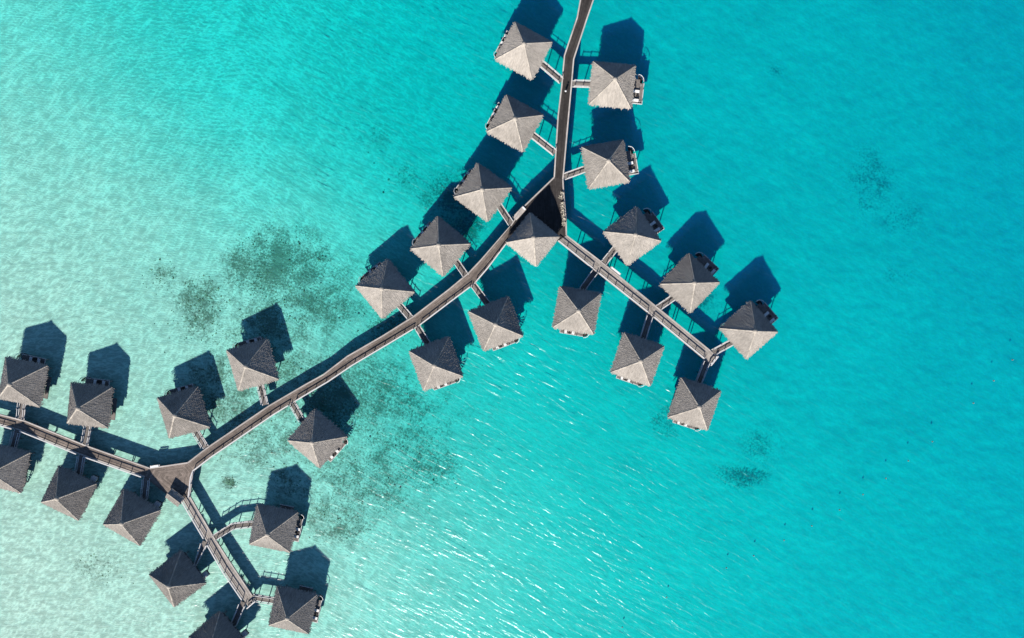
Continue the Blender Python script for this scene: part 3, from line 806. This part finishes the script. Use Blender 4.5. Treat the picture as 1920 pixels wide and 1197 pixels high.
def hip_mesh(s, rise, seed, bulge=0.0):
    """one hip: a row of short saddled bundles from corner to peak, along +X +Y diagonal"""
    r = random.Random(seed); mb = MB()
    h = s / 2; n = 20
    d = Vector((1, 1, 0)).normalized(); sd_ = Vector((-1, 1, 0)).normalized()
    for i in range(n):
        t0, t1 = i / n - .012, min(1, (i + 1.35) / n)
        def p(t): return d * (h * math.sqrt(2) * (1 - t)) + Vector((0, 0, rise * (t + bulge * math.sin(math.pi * t))))
        a, b = p(t0), p(t1)
        w = .17 * r.uniform(.8, 1.2)
        lift = .10 + r.uniform(0, .05); top = Vector((0, 0, lift)); lo = Vector((0, 0, -.06))
        tn = r.uniform(.8, 1.2)
        A = [a + sd_ * w + lo, a + sd_ * w * .5 + top * .9, a + top * 1.25, a - sd_ * w * .5 + top * .9, a - sd_ * w + lo]
        top2 = Vector((0, 0, .06))
        B = [b + sd_ * w * .9 + lo, b + sd_ * w * .4 + top2 * .8, b + top2, b - sd_ * w * .4 + top2 * .8, b - sd_ * w * .9 + lo]
        for k in range(4): mb.face([A[k], A[k + 1], B[k + 1], B[k]], tn)
        mb.face(A[::-1], tn)
    return mb.mesh('hip_ridge', M['ridge'])

def peak_mesh(z):
    mb = MB(); n = 10
    prof = [(.62, -.44), (.52, -.20), (.34, .02), (.14, .11), (0.02, .13)]
    for (r0, z0), (r1, z1) in zip(prof, prof[1:]):
        for k in range(n):
            a, b = 2 * math.pi * k / n, 2 * math.pi * (k + 1) / n
            mb.face([(r0 * math.cos(a), r0 * math.sin(a), z + z0), (r0 * math.cos(b), r0 * math.sin(b), z + z0), (r1 * math.cos(b), r1 * math.sin(b), z + z1), (r1 * math.cos(a), r1 * math.sin(a), z + z1)])
    return mb.mesh('peak_cap', M['ridge'])

ZE = 4.4; RISE = CAM['rise']
ROOFS = [roof_mesh(10.0, RISE, 20 + i) for i in range(3)]
HIPS = [hip_mesh(10.0, RISE, 40 + i) for i in range(2)]
PEAK = peak_mesh(RISE)

# hut prototype parts (local frame: +X looks out over the terrace, +Y is its left)
def box_part(name, boxes, m):
    mb = MB()
    for c, s in boxes: mb.box(c, s)
    return mb.mesh(name, m)
WIDE = ('F', 'G', 'I', 'J', 'K')
def hut_parts(wide):
    parts = []
    fl = MB(); strips(fl, [(-4.25, -4.25), (4.25, -4.25), (4.25, 4.25), (-4.25, 4.25)], (1, 0), .28, .015, ZD - .07, ZD, brk=8.6)
    parts.append(('floor', fl.mesh('floor', M['wood_grey']), 'stuff'))
    parts.append(('floor_frame', box_part('floor_frame', [((0, 0, ZD - .2), (8.3, 8.3, .22))], M['wood_dark']), None))
    wl = MB()
    t = .12; w = 3.7; z0, z1 = ZD + .002, 4.75
    for sx, sy, L_, rot in ((-w, 0, 2 * w, 1), (0, w, 2 * w, 0), (0, -w, 2 * w, 0)):
        wl.box((sx, sy, (z0 + z1) / 2), (t, L_ - t - .004, z1 - z0) if rot else (L_ + t, t, z1 - z0))
    for y0, y1 in ((-3.64, -2.2), (2.2, 3.64)):
        wl.box((w, (y0 + y1) / 2, (z0 + z1) / 2), (t, y1 - y0 - .006, z1 - z0))
    parts.append(('wall', wl.mesh('wall', M['bamboo']), None))
    for y in (-1.1, 1.1):
        parts.append(('glass_door', box_part('glass_door', [((w, y, (z0 + 4.3) / 2), (.05, 2.19, 4.3 - z0))], M['glass']), None))
    # terrace deck (the wide kind has a second, step lower deck) and the curved stair down to the water
    tr = MB()
    if wide:
        strips(tr, [(4.26, -3.1), (6.9, -3.1), (6.9, 2.6), (4.26, 2.6)], (0, 1), .2, .015, 1.95, 2.05, brk=6.0)
        strips(tr, [(6.91, -3.1), (7.85, -3.1), (7.85, 1.8), (6.91, 1.8)], (0, 1), .2, .015, 1.72, 1.82, brk=6.0)
        frame = [((5.55, -.25, 1.82), (2.6, 5.6, .2)), ((7.37, -.65, 1.6), (.88, 4.8, .2))]
        beams = [((7.93, -.65, 1.8), (.15, 5.1, .2)), ((6.1, -3.19, 1.95), (3.5, .15, .26))]
        posts = [(7.88, -2.3, 2.2), (7.88, .4, 2.2)]; cx, cy, rr = 6.45, 2.25, 1.35
    else:
        strips(tr, [(4.26, -2.9), (6.05, -2.9), (6.05, 2.7), (4.26, 2.7)], (0, 1), .2, .015, 1.95, 2.05, brk=6.0)
        frame = [((5.15, -.1, 1.82), (1.7, 5.5, .2))]
        beams = [((6.12, -.1, 1.98), (.13, 5.8, .2)), ((5.2, -2.97, 1.97), (1.68, .13, .22))]
        posts = [(6.1, -2.0, 2.4), (6.1, 1.2, 2.4)]; cx, cy, rr = 5.2, 2.95, 1.15
    parts.append(('terrace', tr.mesh('terrace', M['wood_grey']), 'stuff'))
    parts.append(('terrace_frame', box_part('terrace_frame', frame, M['wood_dark']), None))
    for bmx in beams: parts.append(('edge_beam', box_part('edge_beam', [bmx], M['paint']), None))
    for p in posts: parts.append(('terrace_post', box_part('terrace_post', [(p, (.10, .10, .7))], M['black']), None))
    st = MB()
    for k in range(8):
        a0, a1 = R_(100 - k * 22), R_(100 - (k + 1) * 22 - 3)
        z = 1.9 - k * .24
        st.prism([(cx + .25 * math.cos(a0), cy + .25 * math.sin(a0)), (cx + .25 * math.cos(a1), cy + .25 * math.sin(a1)), (cx + (rr - .12) * math.cos(a1), cy + (rr - .12) * math.sin(a1)), (cx + (rr - .12) * math.cos(a0), cy + (rr - .12) * math.sin(a0))], z - .05, z)
    st.tube([(cx, cy, -1.5), (cx, cy, 2.0)], .1, 8)
    parts.append(('stair', st.mesh('stair', M['black']), None))
    hr = MB(); RP = lambda k, z: (cx + rr * math.cos(R_(95 - k * 8)), cy + rr * math.sin(R_(95 - k * 8)), z)
    hr.tube([RP(k, 2.75 - k * .055) for k in range(13)], .06, 6)
    for k in range(0, 13, 4): hr.tube([RP(k, 2.73 - k * .055), RP(k, 1.9 - k * .09)], .03, 5)
    parts.append(('stair_rail', hr.mesh('stair_rail', M['white']), None))
    return parts
HUT_PARTS = {w: hut_parts(w) for w in (False, True)}
STILTS = {w: [(x, y) for x in (-3.7, 0, 3.7) for y in (-3.7, 0, 3.7)] + [(7.3 if w else 5.7, -2.6), (7.3 if w else 5.7, 1.4)] for w in (False, True)}

def extra_parts():
    E = {}
    E['ledge_left'] = [('ledge', box_part('ledge', [((1.7, 4.80, 1.95), (3.4, 1.08, .16))], M['wood_grey'])),
                       ('ledge_rail', box_part('ledge_rail', [((1.7, 5.42, 2.3), (3.4, .12, .08)), ((.1, 5.42, 2.15), (.08, .08, .24)), ((3.3, 5.42, 2.15), (.08, .08, .24))], M['white']))]
    E['ledge_right'] = [('ledge', box_part('ledge', [((-.8, -4.75, 1.95), (5.4, .98, .16))], M['wood_grey']))]
    E['box'] = [('equipment_box', box_part('equipment_box', [((-5.1, 3.3, 2.45), (1.0, 1.25, .9)), ((-5.1, 3.3, 2.93), (1.1, 1.35, .06))], M['paint'])),
                ('box_shelf', box_part('box_shelf', [((-5.0, 3.3, 1.9), (1.5, 1.5, .18))], M['wood_dark']))]
    return E
EXTRA = extra_parts()
HUT_EXTRA = {'AA': 'ledge_left', 'Z': 'ledge_left', 'U': 'ledge_right', 'T': 'ledge_right', 'W': 'box', 'X': 'box', 'Y': 'box', 'AB': 'box'}

def add_part(name, me, parent, loc=(0, 0, 0), rz=0.0, kind=None):
    o = bpy.data.objects.new(name, me); link(o, parent); o.location = loc; o.rotation_euler = (0, 0, rz)
    if kind: o['kind'] = kind
    return o

def make_hut(key, i):
    x, y, yaw = HUTS[key]
    root = empty('overwater_hut', (x, y, 0), yaw)
    tag(root, HUT_INFO[key][0], 'hut', 'thatched huts on stilts over the lagoon')
    rf = add_part('roof', ROOFS[i % 3], root, (0, 0, ZE), (i * 7 % 4) * math.pi / 2)
    sc = rng.uniform(.985, 1.015); rf.scale = (sc, sc, rng.uniform(.97, 1.03))
    for q in range(4): add_part('hip_ridge', HIPS[q % 2], rf, (0, 0, 0), q * math.pi / 2)
    add_part('peak_cap', PEAK, rf)
    for n, me, kd in HUT_PARTS[key in WIDE]: add_part(n, me, root, kind=kd)
    for n, me in EXTRA.get(HUT_EXTRA.get(key), []): add_part(n, me, root)
    for sx, sy in STILTS[key in WIDE]: add_part('stilt', PILE, root, (sx, sy, -.12))
for i, key in enumerate(HUT_INFO): make_hut(key, i)

# pavilion at the upper fork: taller, steeper roof on open posts
def make_pavilion():
    x, y, yaw = HUTS['HUB']
    root = empty('pavilion', (x, y, 0), yaw)
    tag(root, 'open pavilion with a steep thatched roof over the dark triangular deck', 'pavilion')
    rf = add_part('roof', roof_mesh(9.05, 6.7, 77, 0.05, 17), root, (0, 0, ZE))
    hp = hip_mesh(9.05, 6.7, 78, 0.05)
    for q in range(4): add_part('hip_ridge', hp, rf, (0, 0, 0), q * math.pi / 2)
    add_part('peak_cap', peak_mesh(6.7), rf)
    fl = MB(); strips(fl, [(-4.3, -4.3), (4.3, -4.3), (4.3, 4.3), (-4.3, 4.3)], (1, 0), .28, .015, ZD - .12, ZD - .06, brk=8.6)
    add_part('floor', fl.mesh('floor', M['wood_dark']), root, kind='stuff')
    pm = MB(); pm.tube([(0, 0, ZD - .1), (0, 0, 4.9)], .14, 8)
    pm = pm.mesh('column', M['bamboo'])
    for px, py in ((-3.9, -3.9), (3.9, -3.9), (3.9, 3.9), (-3.9, 3.9), (0, -3.9), (-3.9, 0), (3.9, 0)): add_part('column', pm, root, (px, py, 0))
    bm_ = MB()
    for a, b in (((-4.1, -3.9), (4.1, -3.9)), ((-4.1, 3.9), (4.1, 3.9))): bm_.beam((*a, 4.75), (*b, 4.75), .16, .2)
    for a, b in (((-3.9, -3.8), (-3.9, 3.8)), ((3.9, -3.8), (3.9, 3.8))): bm_.beam((*a, 4.74), (*b, 4.74), .16, .2)
    add_part('roof_beam', bm_.mesh('roof_beam', M['bamboo']), root)
    for px, py in ((-3.7, -3.7), (3.7, -3.7), (3.7, 3.7), (-3.7, 3.7), (0, -3.7)): add_part('stilt', PILE, root, (px, py, -.12))
make_pavilion()

# little gabled shelter at the lower left fork
def make_shelter():
    P = [np.array(p) for p in POLY['shelter']]
    c = np.mean(P, 0); d = unit(P[0], P[1])
    root = empty('shelter', (c[0], c[1], 0), math.atan2(d[1], d[0]))
    tag(root, 'small gabled shelter, half dark and half pale, at the lower left fork', 'shelter')
    Lh, Wh = 1.95, 1.35; ez, rz = 3.65, 4.45
    mb = MB()
    for s in (-1, 1):
        n = 16
        for row in range(5):
            t0, t1 = row / 5 - .03, min(1, (row + 1.3) / 5)
            for i in range(n):
                x0, x1 = -Lh + 2 * Lh * i / n, -Lh + 2 * Lh * (i + 1) / n
                y0, y1 = s * Wh * (1 - t0 + rng.uniform(0, .04)), s * Wh * (1 - t1)
                z0, z1 = ez + (rz - ez) * t0 + rng.uniform(.03, .08), ez + (rz - ez) * t1
                q = [(x0, y0, z0), (x1, y0, z0), (x1, y1, z1), (x0, y1, z1)]
                mb.face(q if s < 0 else q[::-1], rng.uniform(.8, 1.2), [(x0, t0 * 1.6), (x1, t0 * 1.6), (x1, t1 * 1.6), (x0, t1 * 1.6)])
                q2 = [(x0, y0, z0 - .12), (x1, y0, z0 - .12), (x1, y0, z0), (x0, y0, z0)]
                mb.face(q2 if s < 0 else q2[::-1], .9)
        g = [(-Lh, s * Wh, ez), (Lh, s * Wh, ez), (Lh, 0, rz - .02), (-Lh, 0, rz - .02)]
        mb.face(g if s < 0 else g[::-1], .8)
    mb.build('roof', M['thatch'], root)
    rb = MB(); rb.beam((-Lh, 0, rz + .03), (Lh, 0, rz + .03), .24, .12); rb.build('ridge_cap', M['ridge'], root)
    pm = MB(); pm.tube([(0, 0, ZD - .1), (0, 0, ez + .12)], .08, 7); pm = pm.mesh('column', M['bamboo'])
    for sx in (-1, 1):
        for sy in (-1, 1): add_part('column', pm, root, (sx * 1.7, sy * 1.1, 0))
    bb = MB(); bb.box((0, -.95, (ZD + 3.6) / 2), (3.4, .08, 3.6 - ZD)); bb.build('back_panel', M['paint'], root)
    fl = MB(); fl.box((0, -.4, ZD - .12), (3.7, 1.7, .1)); fl.build('floor', M['wood_grey'], root)
    bs = MB(); bs.box((0, -.65, ZD + .42), (3.0, .45, .06)); bs.box((-1.2, -.65, ZD + .2), (.08, .4, .38)); bs.box((1.2, -.65, ZD + .2), (.08, .4, .38)); bs.build('seat', M['wood_grey'], root)
    add_part('pile', PILE, root, (-1.3, -.9, 0)); add_part('pile', PILE, root, (1.3, -.9, 0))
make_shelter()

# ---------------------------------------------------------------- things on the terraces
def lounger_meshes():
    fr = MB()
    for y in (-.30, .30): fr.beam((-.95, y, .28), (.95, y, .28), .06, .06)
    for k in range(9): fr.box((-.85 + k * .2, 0, .30), (.07, .62, .025))
    cu = MB()
    def slab(x0, z0, x1, z1, th, w):
        a, b = Vector((x0, 0, z0)), Vector((x1, 0, z1)); d = (b - a).normalized(); n = Vector((-d.z, 0, d.x))
        S = [a, b, b + n * th, a + n * th]
        Lf = [p + Vector((0, w / 2, 0)) for p in S]; Rt = [p - Vector((0, w / 2, 0)) for p in S]
        cu.face(Lf[::-1]); cu.face(Rt)
        for i in range(4):
            q = (i + 1) % 4; cu.face([Rt[i], Lf[i], Lf[q], Rt[q]][::-1])
    slab(-.35, .33, .95, .33, .09, .66)
    slab(-.95, .72, -.36, .34, .09, .66)
    lg = MB(); lg.box((0, 0, .135), (.07, .07, .27))
    return fr.mesh('frame', M['paint']), cu.mesh('cushion', M['cushion']), lg.mesh('leg', M['paint'])
LF, LC, LL = lounger_meshes()
def table_meshes():
    tp = MB(); tp.tube([(0, 0, .44), (0, 0, .49)], .34, 12)
    st = MB(); st.tube([(0, 0, 0), (0, 0, .44)], .25, 10, r_end=.18)
    return tp.mesh('table_top', M['black']), st.mesh('base', M['black'])
TT, TB = table_meshes()

def place(key, lx, ly, lz, lrz, name):
    x, y, yaw = HUTS[key]
    c, s = math.cos(yaw), math.sin(yaw)
    return empty(name, (x + c * lx - s * ly, y + s * lx + c * ly, lz), yaw + lrz)
LOUNGE = LOUNGE_KEYS
for key in LOUNGE:
    short = HUT_INFO[key][1]
    wd = key in WIDE
    for ly, lab in ((-.45 if wd else .25, 'white sun lounger nearer the stair at '), (-2.45 if wd else -1.7, 'white sun lounger farther from the stair at ')):
        o = place(key, 6.0 if wd else 5.05, ly + rng.uniform(-.1, .1), 2.056, math.pi + rng.uniform(-.12, .12) + math.pi, 'sun_lounger')
        tag(o, lab + short, 'sun lounger', 'sun loungers on the hut terraces')
        add_part('frame', LF, o); add_part('cushion', LC, o)
        for sx in (-.8, .8):
            for sy in (-.26, .26): add_part('leg', LL, o, (sx, sy, 0))
    o = place(key, 6.55 if wd else 5.7, (-1.45 if wd else -.72) + rng.uniform(-.1, .1), 2.056, 0, 'side_table')
    tag(o, 'round black table between loungers at ' + short, 'side table', 'side tables on the hut terraces')
    add_part('table_top', TT, o); add_part('base', TB, o)

# potted plants in a row along the right edge of the triangular deck
def plant_meshes(seed):
    r = random.Random(seed)
    pt = MB(); n = 9
    prof = [(.20, 0), (.27, .30), (.30, .42), (.24, .42), (.22, .36), (.02, .35)]
    for (r0, z0), (r1, z1) in zip(prof, prof[1:]):
        for k in range(n):
            a, b = 2 * math.pi * k / n, 2 * math.pi * (k + 1) / n
            pt.face([(r0 * math.cos(a), r0 * math.sin(a), z0), (r0 * math.cos(b), r0 * math.sin(b), z0), (r1 * math.cos(b), r1 * math.sin(b), z1), (r1 * math.cos(a), r1 * math.sin(a), z1)])
    fo = MB()
    for k in range(16):
        a = k * 2.4 + r.uniform(-.2, .2); L_ = r.uniform(.45, .75); el = r.uniform(.3, 1.2)
        d = Vector((math.cos(a), math.sin(a), 0)); s = Vector((-math.sin(a), math.cos(a), 0))
        prev = Vector((0, 0, .38)); pw = .05
        for q in range(1, 5):
            t = q / 4
            p = Vector((0, 0, .38)) + d * L_ * t * math.cos(el * (1 - t * .6)) + Vector((0, 0, L_ * (t * math.sin(el) * 1.2 - t * t * .55)))
            w = .09 * math.sin(math.pi * min(.98, t * .8 + .15))
            fo.face([prev - s * pw, prev + s * pw, p + s * w, p - s * w], r.uniform(.7, 1.4)); prev, pw = p, w
    return pt.mesh('pot', M['pot']), fo.mesh('foliage', M['leaf'])
PM = [plant_meshes(5), plant_meshes(6)]
WORDS = ['topmost', 'second from the top', 'third from the top', 'fourth from the top', 'fourth from the bottom', 'third from the bottom', 'second from the bottom', 'lowest']
for i, p in enumerate(PLANTS):
    o = empty('potted_plant', (p[0], p[1], ZD + .005), i * 1.3); tag(o, 'potted plant ' + WORDS[i] + ' in the row on the triangular deck', 'potted plant', 'potted plants in a row on the triangular deck')
    add_part('pot', PM[i % 2][0], o); add_part('foliage', PM[i % 2][1], o)

# line of small buoys across the deeper water
def buoy_meshes():
    fl = MB(); n = 10
    ring = [(.02, -.16), (.11, -.10), (.17, -.02), (.17, .08), (.11, .17), (.04, .20)]
    for (r0, z0), (r1, z1) in zip(ring, ring[1:]):
        for k in range(n):
            a, b = 2 * math.pi * k / n, 2 * math.pi * (k + 1) / n
            fl.face([(r0 * math.cos(a), r0 * math.sin(a), z0), (r0 * math.cos(b), r0 * math.sin(b), z0), (r1 * math.cos(b), r1 * math.sin(b), z1), (r1 * math.cos(a), r1 * math.sin(a), z1)])
    st = MB(); st.tube([(0, 0, .20), (0, 0, .34)], .04, 8)
    return fl.mesh('float', M['pot']), st.mesh('eye', M['paint'])
BF, BE = buoy_meshes()
NTH = ['first', 'second', 'third', 'fourth', 'fifth', 'sixth', 'seventh', 'eighth', 'ninth', 'tenth', 'eleventh', 'twelfth', 'thirteenth', 'last']
for i, p in enumerate(BUOYS):
    o = empty('buoy', (p[0], p[1], .02), i * 1.1)
    tag(o, 'tiny buoy, ' + NTH[i] + ' from the right in the slanting line at lower right', 'buoy', 'line of buoys across the deeper water')
    add_part('float', BF, o); add_part('eye', BE, o)

# ---------------------------------------------------------------- the person walking on the dark boardwalk
def skin_obj(name, verts, edges, radii, m, parent, sub=2):
    me = bpy.data.meshes.new(name); me.from_pydata(verts, edges, [])
    o = bpy.data.objects.new(name, me); link(o, parent)
    md = o.modifiers.new('skin', 'SKIN'); md.use_smooth_shade = True
    sv = me.skin_vertices[0].data if me.skin_vertices else None
    if sv is None:
        return o
    for i, r in enumerate(radii): sv[i].radius = (r, r)
    sv[0].use_root = True
    o.modifiers.new('sub', 'SUBSURF').levels = sub
    o.modifiers['sub'].render_levels = sub
    me.materials.append(m)
    return o

def make_person():
    root = empty('person', (PERSON[0], PERSON[1], ZD + .004), R_(88))
    tag(root, 'person in a white top walking along the dark boardwalk', 'person')
    # x forward, y left
    V = [(0, 0, .92), (0, 0, 1.15), (.01, 0, 1.38), (.02, 0, 1.50), (.04, 0, 1.62), (.04, 0, 1.72),
         (.0, .19, 1.40), (-.08, .24, 1.12), (-.02, .26, .86), (.0, -.19, 1.40), (.10, -.24, 1.13), (.22, -.23, .92),
         (.02, .10, .86), (.16, .10, .48), (.14, .10, .08), (.28, .10, .04), (-.02, -.10, .86), (-.08, -.10, .47), (-.32, -.10, .12), (-.22, -.10, .05)]
    Ed = [(0, 1), (1, 2), (2, 3), (3, 4), (4, 5), (2, 6), (6, 7), (7, 8), (2, 9), (9, 10), (10, 11), (0, 12), (12, 13), (13, 14), (14, 15), (0, 16), (16, 17), (17, 18), (18, 19)]
    Rd = [.15, .14, .15, .06, .10, .085, .065, .045, .035, .065, .045, .035, .09, .06, .045, .04, .09, .06, .045, .04]
    body = skin_obj('body', V, Ed, Rd, M['skin'], root)
    skin_obj('shirt', [V[0], V[1], V[2], V[6], (-.05, .225, 1.24), V[9], (.06, -.225, 1.25)], [(0, 1), (1, 2), (2, 3), (3, 4), (2, 5), (5, 6)], [.175, .17, .175, .095, .08, .095, .08], M['cushion'], root)
    skin_obj('shorts', [(0, 0, .93), V[12], (.10, .10, .62), V[16], (-.05, -.10, .62)], [(0, 1), (1, 2), (0, 3), (3, 4)], [.165, .115, .095, .115, .095], M['shorts'], root)
    ht = MB(); ht.tube([(.03, 0, 1.745), (.03, 0, 1.76)], .24, 14); ht.tube([(.03, 0, 1.76), (.03, 0, 1.87)], .12, 12, r_end=.095)
    ht.build('hat', M['white'], root)
    skin_obj('hair', [(.0, 0, 1.70), (-.04, 0, 1.64)], [(0, 1)], [.115, .10], M['hair'], root)
make_person()
